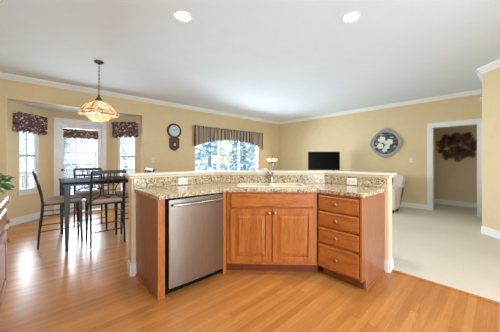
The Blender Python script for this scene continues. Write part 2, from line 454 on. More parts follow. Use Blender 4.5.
# ------------------------------------------------------------ half wall of the peninsula
PI_in = [(.705, 2.60), (1.72, 2.60), (2.77, 1.55), (2.77, .80)]
PI_out = [(.705, 2.72), (1.77, 2.72), (2.89, 1.60), (2.89, .80)]
mb = MB(); mb.prism(PI_in+PI_out[::-1], 0, 1.020); struct(mb.build('wall_peninsula', 'cream_trim'))
def offs(p, d):  # grow the half wall outline sideways
    pass
baseb([((.705, 2.72), (.705, 2.60)), ((.705, 2.60), (.745, 2.60)), ((1.77, 2.72), (.705, 2.72)), ((2.89, 1.60), (1.77, 2.72)), ((2.89, .80), (2.89, 1.60)), ((2.77, .80), (2.89, .80)), ((2.77, .835), (2.77, .80))], 'baseboard_peninsula')
# cap with a moulding under it
led = thing('bar_ledge', 'long off-white painted ledge capping the angled half wall behind the granite counter', 'ledge', (1.7, 2.6, 1.035))
def rel(poly): return [(x-1.7, y-2.6) for x, y in poly]
mb = MB(); mb.prism(rel([(.66, 2.555), (1.70, 2.555), (2.725, 1.53), (2.725, .765), (2.945, .765), (2.945, 1.625), (1.795, 2.775), (.66, 2.775)]), .010, .037)
mb.build('ledge_top', 'ledge_paint', led, bevel=.01, seg=3)
mb = MB(); mb.prism(rel([(.68, 2.578), (1.71, 2.578), (2.748, 1.54), (2.748, .785), (2.915, .785), (2.915, 1.61), (1.785, 2.745), (.68, 2.745)]), -.014, .010)
mb.build('ledge_moulding', 'cream_trim', led, bevel=.006)
# granite backsplash
mb = MB(); mb.prism([(.72, 2.582), (1.7125, 2.582), (2.752, 1.5425), (2.752, .815), (2.769, .815), (2.769, 1.5495), (1.7195, 2.599), (.72, 2.599)], .916, 1.018)
tag(mb.build('backsplash', 'granite'), 'low speckled granite backsplash strip between the counter and the bar ledge', 'backsplash')
# granite counter with a sink cut-out
def rrect(cx, cy, w, h, r, a, n=5):
    pts = []
    for sx, sy, st in ((1, 1, 0), (-1, 1, 90), (-1, -1, 180), (1, -1, 270)):
        for k in range(n+1):
            t = math.radians(st+90*k/n); pts.append((sx*(w/2-r)+r*math.cos(t), sy*(h/2-r)+r*math.sin(t)))
    c, s = math.cos(a), math.sin(a)
    return [(cx+x*c-y*s, cy+x*s+y*c) for x, y in pts]
SKX, SKY = 1.825+.195, 1.635+.195      # sink centre
bm = bmesh.new()
outer = [(.727, 1.95), (1.468, 1.95), (2.135, 1.283), (2.135, .812), (2.750, .812), (2.750, 1.542), (1.712, 2.580), (.727, 2.580)]
inner = rrect(SKX, SKY, .74, .37, .06, -PI/4)
eds = []
for loop in (outer, inner):
    vs = [bm.verts.new((x, y, .914)) for x, y in loop]
    eds += [bm.edges.new((vs[i], vs[(i+1) % len(vs)])) for i in range(len(vs))]
bmesh.ops.triangle_fill(bm, use_beauty=True, use_dissolve=False, edges=eds)
r = bmesh.ops.extrude_face_region(bm, geom=bm.faces[:])
for v_ in [g for g in r['geom'] if isinstance(g, bmesh.types.BMVert)]: v_.co.z = .876
mb = MB(); mb.bm.free(); mb.bm = bm
tag(mb.build('countertop', 'granite', bevel=.006, seg=3), 'polished beige and brown speckled granite countertop over the peninsula cabinets', 'countertop')
# sink
sk = thing('kitchen_sink', 'almond double-bowl drop-in sink set in the granite counter', 'sink', (SKX, SKY, .914), -PI/4)
bm = bmesh.new(); eds = []
for loop in (rrect(0, 0, .80, .42, .07, 0), rrect(-.19, 0, .33, .33, .05, 0), rrect(.19, 0, .33, .33, .05, 0)):
    vs = [bm.verts.new((x, y, .012)) for x, y in loop]; eds += [bm.edges.new((vs[i], vs[(i+1) % len(vs)])) for i in range(len(vs))]
bmesh.ops.triangle_fill(bm, use_beauty=True, edges=eds)
r = bmesh.ops.extrude_face_region(bm, geom=bm.faces[:])
for v_ in [g for g in r['geom'] if isinstance(g, bmesh.types.BMVert)]: v_.co.z = .001
mb = MB(); mb.bm.free(); mb.bm = bm; mb.build('rim', 'almond', sk, bevel=.004)
for cx in (-.19, .19):
    bm = bmesh.new(); loops = []
    for (w, h_, z) in ((.33, .33, .001), (.31, .31, -.16), (.27, .27, -.18)):
        loops.append([bm.verts.new((x, y, z)) for x, y in rrect(cx, 0, w, h_, .05, 0)])
    for A, B in zip(loops, loops[1:]):
        for i in range(len(A)): bm.faces.new([A[i], A[(i+1) % len(A)], B[(i+1) % len(A)], B[i]])
    bm.faces.new(loops[-1])
    mb = MB(); mb.bm.free(); mb.bm = bm; o = mb.build('basin', 'almond', sk, smooth=True)
    mb = MB(); mb.lathe([(.04, 0), (.04, .004), (.03, .005)], (cx, 0, -.181)); mb.build('drain', 'chrome', o)
# faucet
fc = thing('faucet', 'chrome kitchen faucet with a curved spout and lever behind the sink', 'faucet', (2.21, 1.99, .9145), math.radians(135))
mb = MB(); mb.lathe([(.032, 0), (.032, .01), (.022, .02), (.019, .07), (.019, .13), (.024, .14), (.022, .17), (.014, .185), (0, .19)], (0, 0, 0)); mb.build('body', 'chrome', fc, smooth=True)
mb = MB(); pts = [(0, 0, .11), (.04, .02, .165), (.09, .035, .19), (.14, .05, .185), (.175, .062, .155), (.18, .064, .125)]
mb.tube(pts, [.014, .013, .012, .012, .012, .014], 10); mb.build('spout', 'chrome', fc, smooth=True)
mb = MB(); mb.tube([(0, 0, .18), (-.01, .0, .215), (-.02, .0, .262)], [.008, .007, .010], 8); mb.build('lever', 'chrome', fc, smooth=True)
mb = MB(); mb.box(-.13, .13, -.03, .03, 0, .008); mb.build('escutcheon', 'chrome', fc, bevel=.01)

# ------------------------------------------------------------ cabinets
def knob(parent, x, z, y=-.02, n='knob'):
    b = MB(); b.lathe([(.008, 0), (.007, .014), (.016, .020), (.017, .026), (.011, .032), (0, .034)], (x, y, z), 14, Matrix.Rotation(PI/2, 4, 'X'))
    return b.build(n, 'knob_nickel', parent, smooth=True)
def raised_door(x0, x1, z0, z1, parent, name='door', y=-.02):
    b = MB(); w = .058
    b.box(x0, x0+w, y, 0, z0, z1); b.box(x1-w, x1, y, 0, z0, z1); b.box(x0+w, x1-w, y, 0, z0, z0+w); b.box(x0+w, x1-w, y, 0, z1-w, z1)
    # field: recessed border then raised centre
    b.box(x0+w, x1-w, y+.012, 0, z0+w, z1-w)
    i0, i1, j0, j1 = x0+w+.010, x1-w-.010, z0+w+.010, z1-w-.010; e = .028
    v = [(i0, y+.012, j0), (i1, y+.012, j0), (i1, y+.012, j1), (i0, y+.012, j1), (i0+e, y+.002, j0+e), (i1-e, y+.002, j0+e), (i1-e, y+.002, j1-e), (i0+e, y+.002, j1-e)]
    b._add(v, [(4, 5, 6, 7), (0, 1, 5, 4), (1, 2, 6, 5), (2, 3, 7, 6), (3, 0, 4, 7)])
    return b.build(name, 'cherry', parent, bevel=.003)
def drawer_front(x0, x1, z0, z1, parent, name='drawer', y=-.02):
    b = MB(); e = .012
    v = [(x0, 0, z0), (x1, 0, z0), (x1, 0, z1), (x0, 0, z1)]
    v += [(x0, y+.008, z0), (x1, y+.008, z0), (x1, y+.008, z1), (x0, y+.008, z1)]
    v += [(x0+e, y, z0+e), (x1-e, y, z0+e), (x1-e, y, z1-e), (x0+e, y, z1-e)]
    b._add(v, [(0, 1, 2, 3)]+[(i, (i+1) % 4, 4+(i+1) % 4, 4+i) for i in range(4)]+[(4+i, 4+(i+1) % 4, 8+(i+1) % 4, 8+i) for i in range(4)]+[(8, 9, 10, 11)])
    return b.build(name, 'cherry_horizontal', parent, bevel=.002)
# sink cabinet: local x along its front, y inward
SW = math.hypot(.685, .685)
sc = thing('sink_cabinet', 'two-door cherry wood sink base cabinet in the angled middle of the peninsula', 'cabinet', (1.48, 1.98, 0), -PI/4)
mb = MB(); mb.box(.006, SW-.006, .02, .58, .10, .70); mb.box(.006, .024, .02, .58, .70, .874); mb.box(SW-.024, SW-.006, .02, .58, .70, .874); mb.build('body', 'dark_cherry', sc)
mb = MB()
mb.box(.004, .047, 0, .02, .10, .874); mb.box(SW-.047, SW-.004, 0, .02, .10, .874)
mb.box(.047, SW-.047, 0, .02, .10, .148); mb.box(.047, SW-.047, 0, .02, .69, .72); mb.box(.047, SW-.047, 0, .02, .852, .874); mb.box(SW/2-.03, SW/2+.03, 0, .02, .148, .69)
mb.build('face_frame', 'cherry', sc, bevel=.002)
mb = MB(); mb.box(-.02, SW+.02, .065, .08, 0, .10); mb.build('toe_kick', 'dark_cherry', sc)
drawer_front(.042, SW-.042, .712, .856, sc, 'false_front')
dr = raised_door(.042, SW/2-.006, .135, .695, sc); knob(dr, SW/2-.030, .655)
dr = raised_door(SW/2+.006, SW-.042, .135, .695, sc); knob(dr, SW/2+.030, .655)
# drawer cabinet, face on x = 2.165, local x toward -Y
DWD = 1.295-.853
dc = thing('drawer_cabinet', 'cherry wood base cabinet with four stacked drawers at the right of the peninsula', 'cabinet', (2.165, 1.295, 0), -PI/2)
mb = MB(); mb.box(.012, DWD-.002, .02, .585, .10, .874); mb.build('body', 'dark_cherry', dc)
mb = MB(); mb.box(.004, .03, 0, .02, .10, .874); mb.box(DWD-.02, DWD, 0, .02, .10, .874)
for z in (.10, .34, .519, .687, .850): mb.box(.03, DWD-.02, 0, .02, z, z+(.022 if z != .10 else .015))
mb.build('face_frame', 'cherry', dc, bevel=.002)
mb = MB(); mb.box(.03, DWD, .065, .08, 0, .10); mb.build('toe_kick', 'dark_cherry', dc)
for z0, z1 in ((.700, .850), (.535, .685), (.362, .518), (.115, .342)):
    o = drawer_front(.016, DWD-.008, z0, z1, dc); knob(o, DWD/2, (z0+z1)/2)
# end panel right: plane Y = .835, with toe notch
ep = MB(); prof = [(2.155, .10), (2.155, .874), (2.767, .874), (2.767, .0), (2.235, .0), (2.235, .10)]
m = Matrix.Translation((0, .852, 0)) @ Matrix.Rotation(PI/2, 4, 'X')
ep.prism(prof, 0, .017, m)
e = thing('end_panel', 'reddish brown veneered end panel closing the right side beside the drawers', 'panel')
o = ep.build('panel', 'panel_veneer', e)
mb = MB(); mb.box(2.24, 2.767, .827, .8348, 0, .018); mb.build('shoe_moulding', 'cherry_horizontal', e, bevel=.002)
mb = MB(); mb.box(2.147, 2.165, .834, .853, .10, .874); mb.build('corner_stile', 'cherry', e, bevel=.002)
# end panel left at X=.745
e = thing('end_panel', 'reddish brown veneered end panel closing the left side beside the dishwasher', 'panel')
mb = MB(); mb.box(.745, .765, 2.0, 2.597, 0, .874); mb.build('panel', 'panel_veneer', e)
mb = MB(); mb.box(.743, .806, 1.978, 2.0, 0, .874); mb.build('stile', 'cherry', e, bevel=.002)
mb = MB(); mb.box(.737, .7448, 1.985, 2.597, 0, .018); mb.build('shoe_moulding', 'cherry_horizontal', e, bevel=.002)
# filler stile between dishwasher and sink cabinet
mb = MB(); mb.prism([(1.432, 1.978), (1.476, 1.978), (1.478, 1.998), (1.478, 2.55), (1.462, 2.55), (1.462, 1.998), (1.432, 1.998)], 0, .874)
tag(mb.build('filler_stile', 'cherry', bevel=.002), 'narrow cherry wood stile between the dishwasher and the sink cabinet', 'panel')
# dishwasher
dw = thing('dishwasher', 'stainless steel dishwasher with bar handle and black toe space', 'dishwasher', (.819, 1.98, 0))
W = .608
mb = MB(); mb.box(0, W, .03, .57, .02, .862); mb.build('tub', 'black_plastic', dw)
mb = MB(); n = 14; poly = []
for k in range(n+1):
    x = .012+(W-.024)*k/n; u = (2*k/n-1); poly.append((x, -.035+.012*u*u))
poly += [(W-.012, .028), (.012, .028)]
mb.prism(poly, .078, .862); mb.build('door', 'stainless', dw, bevel=.004, smooth=True)
mb = MB(); mb.box(.01, W-.01, .05, .06, .0, .075); mb.build('toe_panel', 'black_plastic', dw)
mb = MB(); pts = [(.04, -.030, .812)]+[(.04+(W-.08)*k/10, -.062-.018*math.sin(PI*k/10), .815) for k in range(11)]+[(W-.04, -.030, .812)]
mb.tube(pts, .0115, 10); mb.build('handle', 'chrome', dw, smooth=True)

# outlets and switches
def plate(name, label, cat, loc, rz, wide=False, gangs=2, group=None):
    t_ = thing(name, label, cat, loc, rz, group)
    w, h_ = (.118, .078) if wide else (.076, .118)
    b = MB(); b.box(-w/2, w/2, -.006, 0, -h_/2, h_/2); b.build('plate', 'white_trim', t_, bevel=.003)
    b = MB()
    if name == 'power_outlet':
        for x in (-.024, .024):
            b.lathe([(.017, 0), (.017, .003), (0, .003)], (x, -.006, 0), 16, Matrix.Rotation(PI/2, 4, 'X'))
    else: b.box(-.016, .016, -.010, -.006, -.032, .032)
    b.build('socket' if name == 'power_outlet' else 'rocker', 'almond', t_)
    return t_
plate('power_outlet', 'white double outlet on the granite backsplash above the dishwasher', 'outlet', (1.27, 2.5815, .962), 0, True)
plate('power_outlet', 'white double outlet on the granite backsplash above the drawers', 'outlet', (2.7515, 1.187, .962), -PI/2, True)
plate('light_switch', 'white light switch on the wall left of the clock', 'light switch', (2.095, YA-.0005, 1.225), 0)
plate('light_switch', 'white light switch on the wall between the wall plate and the doorway', 'light switch', (XB-.0005, 1.50, 1.225), -PI/2)

# ------------------------------------------------------------ valances
def valance(name, label, A, B, ztop, zbot, mat, out, ruffle=.018, waves=9, arch=None, head=.03, skirt=0, n=140, group=None):
    """cloth with thickness hung on a rod between wall points A and B; local -y = into the room"""
    m, L, a = frame2(A, B)
    root = thing(name, label, 'valance', (A[0], A[1], 0), a, group)
    bm = bmesh.new(); th = .004; R = 10
    cols = []
    # path: return at left, front, return at right
    path = [(0, -out*k/4) for k in range(5)]
    path += [(L*k/n, -out) for k in range(1, n)]
    path += [(L, -out*(4-k)/4) for k in range(5)]
    for (x, y) in path:
        u = x/L; front = abs(y+out) < 1e-6
        zb = zbot(u) if callable(zbot) else zbot
        zb += (.008+ruffle*.6)*math.sin(u*waves*2*PI+.6) if front else 0
        col = []
        for r in range(R+1):
            v = r/R; z = ztop+head*(1 if v == 0 else 0)*0+(zb-ztop)*v
            amp = ruffle*(.35+.65*v) if front else 0
            off = amp*(math.sin(u*waves*2*PI)+.4*math.sin(u*waves*4.7*PI+1))-skirt*v*(1 if front else 0)
            xx = x+(.02*v*math.sin(u*waves*2*PI+1) if front else (-.03*v*skirt*10 if x == 0 else .03*v*skirt*10))
            col.append((xx, y-off if front else y, z))
        cols.append(col)
    def grid(dy):
        return [[bm.verts.new((x, y+dy, z)) for x, y, z in c] for c in cols]
    F = grid(0)
    for i in range(len(F)-1):
        for r in range(R): bm.faces.new([F[i][r], F[i+1][r], F[i+1][r+1], F[i][r+1]])
    mb = MB(); mb.bm.free(); mb.bm = bm
    o = mb.build('cloth', mat, root, smooth=True)
    so = o.modifiers.new('solid', 'SOLIDIFY'); so.thickness = th; so.offset = 1
    # ruffled heading
    bm = bmesh.new(); rows = []
    for k in range(n+1):
        u = k/n; off = .012*math.sin(u*waves*3*2*PI)
        rows.append([bm.verts.new((L*u, -out-.012-off*(1 if j != 1 else .3), ztop+zz)) for j, zz in enumerate((head, 0, -.025))])
    for i in range(n):
        for r in range(2): bm.faces.new([rows[i][r], rows[i+1][r], rows[i+1][r+1], rows[i][r+1]])
    mb = MB(); mb.bm.free(); mb.bm = bm; o = mb.build('heading', mat, root, smooth=True)
    so = o.modifiers.new('solid', 'SOLIDIFY'); so.thickness = th
    mb = MB(); mb.tube([(-.005, -.001, ztop-.01), (-.005, -out+.01, ztop-.01), (L+.005, -out+.01, ztop-.01), (L+.005, -.001, ztop-.01)], .008); mb.build('rod', 'bronze', root)
    return root
def lerp(A, B, L, s): d = math.hypot(B[0]-A[0], B[1]-A[1]); return (A[0]+(B[0]-A[0])*s/d, A[1]+(B[1]-A[1])*s/d)
valance('valance', 'dark burgundy floral gathered valance over the left bay window', lerp(BL0, BL1, 0, .09), lerp(BL0, BL1, 0, .70), 2.10, 1.77, 'floral_fabric', .08, ruffle=.03, waves=6, skirt=.03, n=90)
valance('valance', 'dark burgundy floral gathered valance over the right bay window', lerp(BR0, BR1, 0, .14), lerp(BR0, BR1, 0, .77), 2.14, 1.81, 'floral_fabric', .08, ruffle=.03, waves=5, skirt=.03, n=90)
valance('valance', 'flat plum floral valance across the top of the patio door glass', (.39, 6.715), (1.045, 6.715), 1.935, 1.74, 'floral_fabric', .012, ruffle=.004, waves=5, head=.01, n=60)
valance('valance', 'wide striped valance with arched hem over the family room window', (3.20, YA), (5.98, YA), 2.20,
        lambda u: 1.62+.235*min(1, max(0, 1-abs(2*u-1)**2.4*1.05)), 'stripe_fabric', .10, ruffle=.014, waves=24, head=.012, n=260)

# ------------------------------------------------------------ wall clock
ck = thing('wall_clock', 'dark wood pendulum wall clock with pale round dial and pointed base', 'clock', (2.645, YA, 1.47))
RX = Matrix.Rotation(PI/2, 4, 'X')
mb = MB(); mb.lathe([(.0, 0), (.195, 0), (.200, .03), (.185, .05), (.165, .055), (.155, .05), (.145, .035), (0, .035)], (0, -.001, .54), 36, RX)
mb.build('dial_case', 'clock_wood', ck, smooth=True)
mb = MB(); mb.lathe([(0, 0), (.146, 0), (.146, .004), (0, .004)], (0, -.036, .54), 36, RX); dl = mb.build('dial', 'dial', ck)
for k in range(12):
    mb = MB()
    a = 2*PI*k/12; r0, r1 = .112, .130
    c_ = Vector((math.sin(a), 0, math.cos(a))); q = Vector((math.cos(a), 0, -math.sin(a)))*.0035
    v = [c_*r0-q, c_*r0+q, c_*r1+q, c_*r1-q]; v = [(p.x, y, p.z+.54) for y in (-.0405, -.043) for p in v]
    mb._add(v, [(0, 1, 2, 3), (4, 5, 6, 7), (0, 1, 5, 4), (1, 2, 6, 5), (2, 3, 7, 6), (3, 0, 4, 7)])
    mb.build('hour_mark', 'black_plastic', dl)
mb = MB(); mb.tube([(0, -.045, .54), (-.045, -.045, .585)], .004, 6); mb.tube([(0, -.047, .54), (.07, -.047, .60)], .003, 6); mb.build('hand', 'black_plastic', ck)
mb = MB(); mb.prism([(-.135, .10), (-.135, .35), (-.10, .36), (.10, .36), (.135, .35), (.135, .10), (.06, .03), (0, .0), (-.06, .03)], 0.001, .05, Matrix(((1, 0, 0, 0), (0, 0, -1, 0), (0, 1, 0, 0), (0, 0, 0, 1))))
mb.build('pendulum_case', 'clock_wood', ck, bevel=.006)
mb = MB(); mb.prism([(-.07, .12), (-.07, .24), (.07, .24), (.07, .12), (0, .08)], .050, .054, Matrix(((1, 0, 0, 0), (0, 0, -1, 0), (0, 1, 0, 0), (0, 0, 0, 1))))
mb.build('pendulum_window', 'dark_frame', ck)
mb = MB(); mb.lathe([(0, 0), (.036, 0), (.034, .006), (0, .008)], (0, -.054, .17), 20, RX); mb.tube([(0, -.057, .19), (0, -.057, .24)], .003, 6); mb.build('pendulum', 'dial', ck, smooth=True)

# ------------------------------------------------------------ wall art
MX = Matrix(((0, 0, -1, 0), (-1, 0, 0, 0), (0, 1, 0, 0), (0, 0, 0, 1)))   # poly (u,v) on wall right: u -> -Y, v -> Z, depth -> -X
wp = thing('wall_plate', 'rounded diamond pewter wall plate with white flowers in a dark round centre', 'wall decor', (XB, 2.09, 1.69))
def rd(R, pw=1.45, n=48): # rounded diamond (superellipse)
    p = []
    for k in range(n):
        a = 2*PI*k/n; c_, s_ = math.cos(a), math.sin(a)
        r = (abs(c_)**pw+abs(s_)**pw)**(-1/pw); p.append((R*r*c_, R*r*s_))
    return p
bm = bmesh.new(); loops = []
for R, dz in ((.405, .002), (.41, .030), (.38, .034), (.34, .018), (.27, .012)):
    loops.append([bm.verts.new(MX @ Vector((x, y, dz))) for x, y in rd(R, 1.42 if R > .3 else 1.9)])
for A, B in zip(loops, loops[1:]):
    for i in range(48): bm.faces.new([A[i], A[(i+1) % 48], B[(i+1) % 48], B[i]])
bm.faces.new(loops[-1]); bm.faces.new(loops[0])
mb = MB(); mb.bm.free(); mb.bm = bm; mb.build('plate_rim', 'pewter', wp, smooth=True)
mb = MB(); mb.lathe([(0, 0), (.30, 0), (.295, .012), (0, .016)], (-.012, 0, 0), 36, MX.copy()); mb.build('plate_centre', 'dark_green_glaze', wp)
def flower(mb, cx, cz, r, petals, x, thick=.012, tw=0):
    for k in range(petals):
        a = 2*PI*k/petals+tw; mb.blob((x, cx+r*.55*math.cos(a), cz+r*.55*math.sin(a)), r*.5, (thick/(r*.5), 1, 1), 2)
for k in range(16):
    a = 2*PI*k/16; q = .215+.04*(k % 2)
    mb = MB(); mb.blob((-.030, q*math.cos(a), q*math.sin(a)), .05, (.25, 1, .6), 2); mb.build('leaf', 'pewter' if k % 3 == 0 else 'sage_glaze', wp, smooth=True)
for cx, cz, r in ((.09, .10, .095), (-.10, .03, .085), (.13, -.08, .085), (-.04, -.10, .07), (.02, -.19, .06), (.0, .02, .05)):
    mb = MB(); flower(mb, cx, cz, r, 5, -.032); o = mb.build('flower', 'petal_white', wp, smooth=True)
fw = thing('wall_sculpture', 'burgundy and green metal flower cluster sculpture on the hallway wall', 'wall decor', (8.2, .735, 1.58))
rnd = random.Random(3); spots = []
for (u, v_) in [(-.30, .02), (-.27, .16), (-.24, -.14), (-.16, .08), (-.14, .20), (-.10, -.05), (-.12, -.20), (-.02, .27), (0, .12), (.02, -.02), (-.02, -.15), (.03, -.28), (.12, .22), (.14, .08), (.12, -.08), (.14, -.21), (.24, .17), (.26, .02), (.24, -.12), (.34, .08), (.33, -.04), (-.22, -.24), (-.34, .10), (-.33, -.08), (.22, .27), (-.08, .13), (.06, -.11), (.27, -.2), (-.22, .25)]:
    r = rnd.uniform(.075, .10); y, z = -u, v_*1.1
    mb = MB(); x = -.045-rnd.uniform(0, .03); np_ = 5
    for k in range(np_):   # each petal a bent wire loop with a thin leaf of metal
        a = 2*PI*k/np_+rnd.random(); cy, cz = y+r*.55*math.cos(a), z+r*.55*math.sin(a)
        mb.tube([(x-.01, cy+r*.40*math.cos(t), cz+r*.40*math.sin(t)) for t in [2*PI*i/10 for i in range(10)]], .007, 5, True)
        mb.blob((x, cy, cz), r*.20, (.12, 1, 1), 1)
    mb.blob((x-.012, y, z), r*.22, (.6, 1, 1), 2)
    mb.tube([(x, y, z), (-.002, y*.95, z*.95)], .004, 5)
    mb.build('flower', rnd.choice(['burgundy_metal', 'burgundy_metal', 'green_metal', 'brown_metal']), fw, smooth=True)
pf = thing('picture_frame', 'narrow dark frame seen edge-on on the wall right of the doorway', 'picture', (XB, .17, 1.70))
mb = MB(); mb.box(-.03, 0, -.045, .043, -.18, .18); mb.build('frame', 'dark_frame', pf, bevel=.004)
mb = MB(); mb.box(-.033, -.030, -.03, .028, -.155, .155); mb.build('picture', 'brown_fabric', pf)
sn = thing('motion_sensor', 'small white sensor high on the wall above the doorway corner', 'sensor', (XB, .235, 2.53))
mb = MB(); mb.box(-.04, 0, -.03, .03, -.045, .045); mb.build('housing', 'white_trim', sn, bevel=.01)
mb = MB(); mb.box(-.044, -.04, -.02, .02, -.03, .01); mb.build('lens', 'almond', sn, bevel=.002)

# ------------------------------------------------------------ dining set
def black_table():
    r = thing('dining_table', 'square counter-height dark dining table under the pendant lamp', 'table', (.72, 4.38, 0))
    mb = MB(); mb.box(-.50, .50, -.53, .53, .895, .92); mb.build('tabletop', 'table_black', r, bevel=.006)
    mb = MB(); mb.box(-.46, .46, -.50, -.48, .87, .895); mb.box(-.46, .46, .48, .50, .87, .895); mb.box(-.47, -.45, -.48, .48, .87, .895); mb.box(.45, .47, -.48, .48, .87, .895)
    mb.build('apron', 'black_metal', r)
    for sx in (-1, 1):
        for sy in (-1, 1):
            mb = MB(); mb.taper((sx*.46, sy*.49, 0), .035, .035, (sx*.455, sy*.485, .895), .07, .07); mb.build('leg', 'black_metal', r, bevel=.004)
    return r
black_table()
def make_stool(label):
    r = thing('counter_stool', label, 'stool', group='counter stools around the dark table')
    w = .205
    for s in (-1, 1):  # rear post sweeps up into the back
        mb = MB(); mb.tube([(s*(w+.005), -.27, .008), (s*w, -.252, .25), (s*w, -.228, .45), (s*w, -.218, .60), (s*w, -.238, .74), (s*w, -.272, .90), (s*w, -.318, 1.06)], [.011, .012, .014, .015, .014, .013, .013], 8); mb.build('rear_leg', 'black_metal', r, smooth=True)
    for s in (-1, 1):
        mb = MB(); mb.taper((s*(w-.005), .215, 0), .024, .024, (s*(w-.012), .195, .60), .046, .046); mb.build('front_leg', 'black_metal', r, bevel=.003)
    mb = MB(); mb.box(-w, w, -.225, .215, .585, .605); mb.build('seat_frame', 'black_metal', r)
    mb = MB(); mb.prism(rrect(0, -.005, 2*w+.02, .45, .05, 0), .606, .665); mb.build('seat', 'suede', r, bevel=.018, smooth=True, seg=3)
    st = [[(s*w, -.255, .24), (s*(w-.006), .205, .24)] for s in (-1, 1)]+[[(s*w, -.24, .45), (s*(w-.006), .205, .45)] for s in (-1, 1)]
    st += [[(-w, .205, .22), (w, .205, .22)], [(-w, -.26, .22), (w, -.26, .22)]]
    for pts in st: mb = MB(); mb.tube(pts, .008, 6); mb.build('stretcher', 'black_metal', r)
    mb = MB()
    def by(z): return -.272-(z-.90)/.16*.046 if z > .9 else (-.238-(z-.74)/.16*.034 if z > .74 else -.218-(z-.6)/.14*.02)
    for z, hh in ((1.03, .045), (.93, .028)):
        mb._add([(x, by(z)+yy, z+zz) for x in (-w, w) for yy, zz in ((-.009, 0), (.009, 0), (.009, hh), (-.009, hh))], [(0, 1, 2, 3), (4, 5, 6, 7), (0, 1, 5, 4), (1, 2, 6, 5), (2, 3, 7, 6), (3, 0, 4, 7)])
    mb.build('top_rail', 'black_metal', r, bevel=.002)
    mb = MB()
    for x in (-.09, -.065, -.012, .012, .065, .09): mb.tube([(x, by(.95), .955), (x, by(1.03), 1.04)], .0075, 6)
    for x in (-.06, 0, .06): mb.tube([(x, by(.72), .72), (x, by(.95), .95)], .0075, 6)
    for z in (.72, .79, .86): mb.tube([(-.09, by(z), z), (.09, by(z), z)], .0075, 6)
    for s in (-1, 1):
        mb.tube([(s*w, by(.93), .93), (s*.13, by(.88), .88), (s*.09, by(.82), .82), (s*.09, by(.74), .74), (s*.13, by(.69), .69), (s*w, by(.65), .65)], .0075, 6)
        mb.tube([(s*.09, by(.72), .72), (0, by(.69), .69), (-s*.02, by(.68), .68)], .0075, 6)
    mb.tube([(-w, by(.68), .68), (0, by(.72), .735), (w, by(.68), .68)], .0075, 6)
    mb.build('back_lattice', 'black_metal', r, smooth=True)
    return r
s0 = make_stool('black metal counter stool left of the table, seen from its side')
s0.location = (.245, 4.42, 0); s0.rotation_euler = (0, 0, -PI/2)
for loc, rz, lab in (((.715, 4.02, 0), 0, 'black metal counter stool nearest the viewer, lattice back facing the kitchen'),
                     ((.655, 4.86, 0), PI, 'black metal counter stool behind the table in front of the patio door'),
                     ((1.20, 4.42, 0), PI/2, 'black metal counter stool on the right of the table, mostly behind the bar end')):
    c = copy_tree(s0); c.location = loc; c.rotation_euler = (0, 0, rz); c['label'] = lab

# ------------------------------------------------------------ pendant lamp
pl = thing('pendant_lamp', 'stained glass pendant lamp hanging on a chain over the dining table', 'lamp', (.666, 4.165, 1.80))
Z = lambda z: z-1.80
mb = MB(); mb.lathe([(0, Z(2.735)), (.065, Z(2.735)), (.062, Z(2.72)), (.02, Z(2.70)), (.008, Z(2.69))], seg=20); mb.build('canopy', 'bronze', pl, smooth=True)
mb = MB(); z = 2.69; k = 0
while z > 2.235:
    L = .034; pts = []
    for i in range(10):
        a = 2*PI*i/10; x, zz = .009*math.cos(a), z-L/2+L/2*math.sin(a)*1.1
        pts.append((x, 0, Z(zz)) if k % 2 else (0, x, Z(zz)))
    mb.tube(pts, .0028, 5, True); z -= .028; k += 1
mb.tube([(.004, .004, Z(2.69)), (-.004, .004, Z(2.23))], .0025, 5)
mb.build('chain', 'bronze', pl)
mb = MB(); mb.lathe([(0, Z(2.235)), (.012, Z(2.23)), (.016, Z(2.20)), (.05, Z(2.14)), (.05, Z(2.128)), (.0, Z(2.128))], seg=16); mb.build('finial_cap', 'bronze', pl, smooth=True)
lob = lambda a, z: 1+.035*abs(math.sin(a*6))
mb = MB(); mb.lathe([(.045, Z(2.125)), (.10, Z(2.105)), (.165, Z(2.065)), (.21, Z(2.02)), (.24, Z(1.975)), (.262, Z(1.955)), (.258, Z(1.915)), (.24, Z(1.905)), (.252, Z(1.918)), (.256, Z(1.952)), (.234, Z(1.971)), (.204, Z(2.016)), (.16, Z(2.06)), (.097, Z(2.10)), (.045, Z(2.12))], seg=72, rmod=lob, closed=True)
sh = mb.build('lamp_shade', 'stained_glass', pl, smooth=True)
mb = MB()
for k in range(12):
    a = 2*PI*(k)/12; mb.tube([(r*math.cos(a), r*math.sin(a), Z(z)) for r, z in ((.045, 2.127), (.102, 2.107), (.167, 2.067), (.213, 2.022), (.243, 1.977), (.265, 1.955), (.261, 1.913))], .003, 5)
mb.tube([(.266*math.cos(2*PI*i/48), .266*math.sin(2*PI*i/48), Z(1.955)) for i in range(48)], .004, 5, True)
mb.tube([(.262*math.cos(2*PI*i/48), .262*math.sin(2*PI*i/48), Z(1.912)) for i in range(48)], .004, 5, True)
mb.build('ribs', 'bronze', sh)
mb = MB(); mb.lathe([(.15, Z(1.915)), (.155, Z(1.885)), (.12, Z(1.84)), (.06, Z(1.81)), (.0, Z(1.80)), (.06, Z(1.815)), (.115, Z(1.845)), (.149, Z(1.887)), (.144, Z(1.915))], seg=48, closed=True, rmod=lambda a, z: 1+.04*abs(math.sin(a*4)))
mb.build('lower_bowl', 'stained_glass', pl, smooth=True)
for k in range(3):
    a = 2*PI*k/3; mb = MB(); mb.blob((.13*math.cos(a), .13*math.sin(a), Z(1.98)), .028, (1, 1, 1.2)); mb.tube([(.13*math.cos(a), .13*math.sin(a), Z(2.0)), (0, 0, Z(2.06))], .006, 6); mb.build('bulb', 'warm_bulb', pl, smooth=True)
mb = MB(); mb.blob((0, 0, Z(1.88)), .03); mb.tube([(0, 0, Z(1.9)), (0, 0, Z(2.16))], .006, 6); mb.build('bulb', 'warm_bulb', pl, smooth=True)
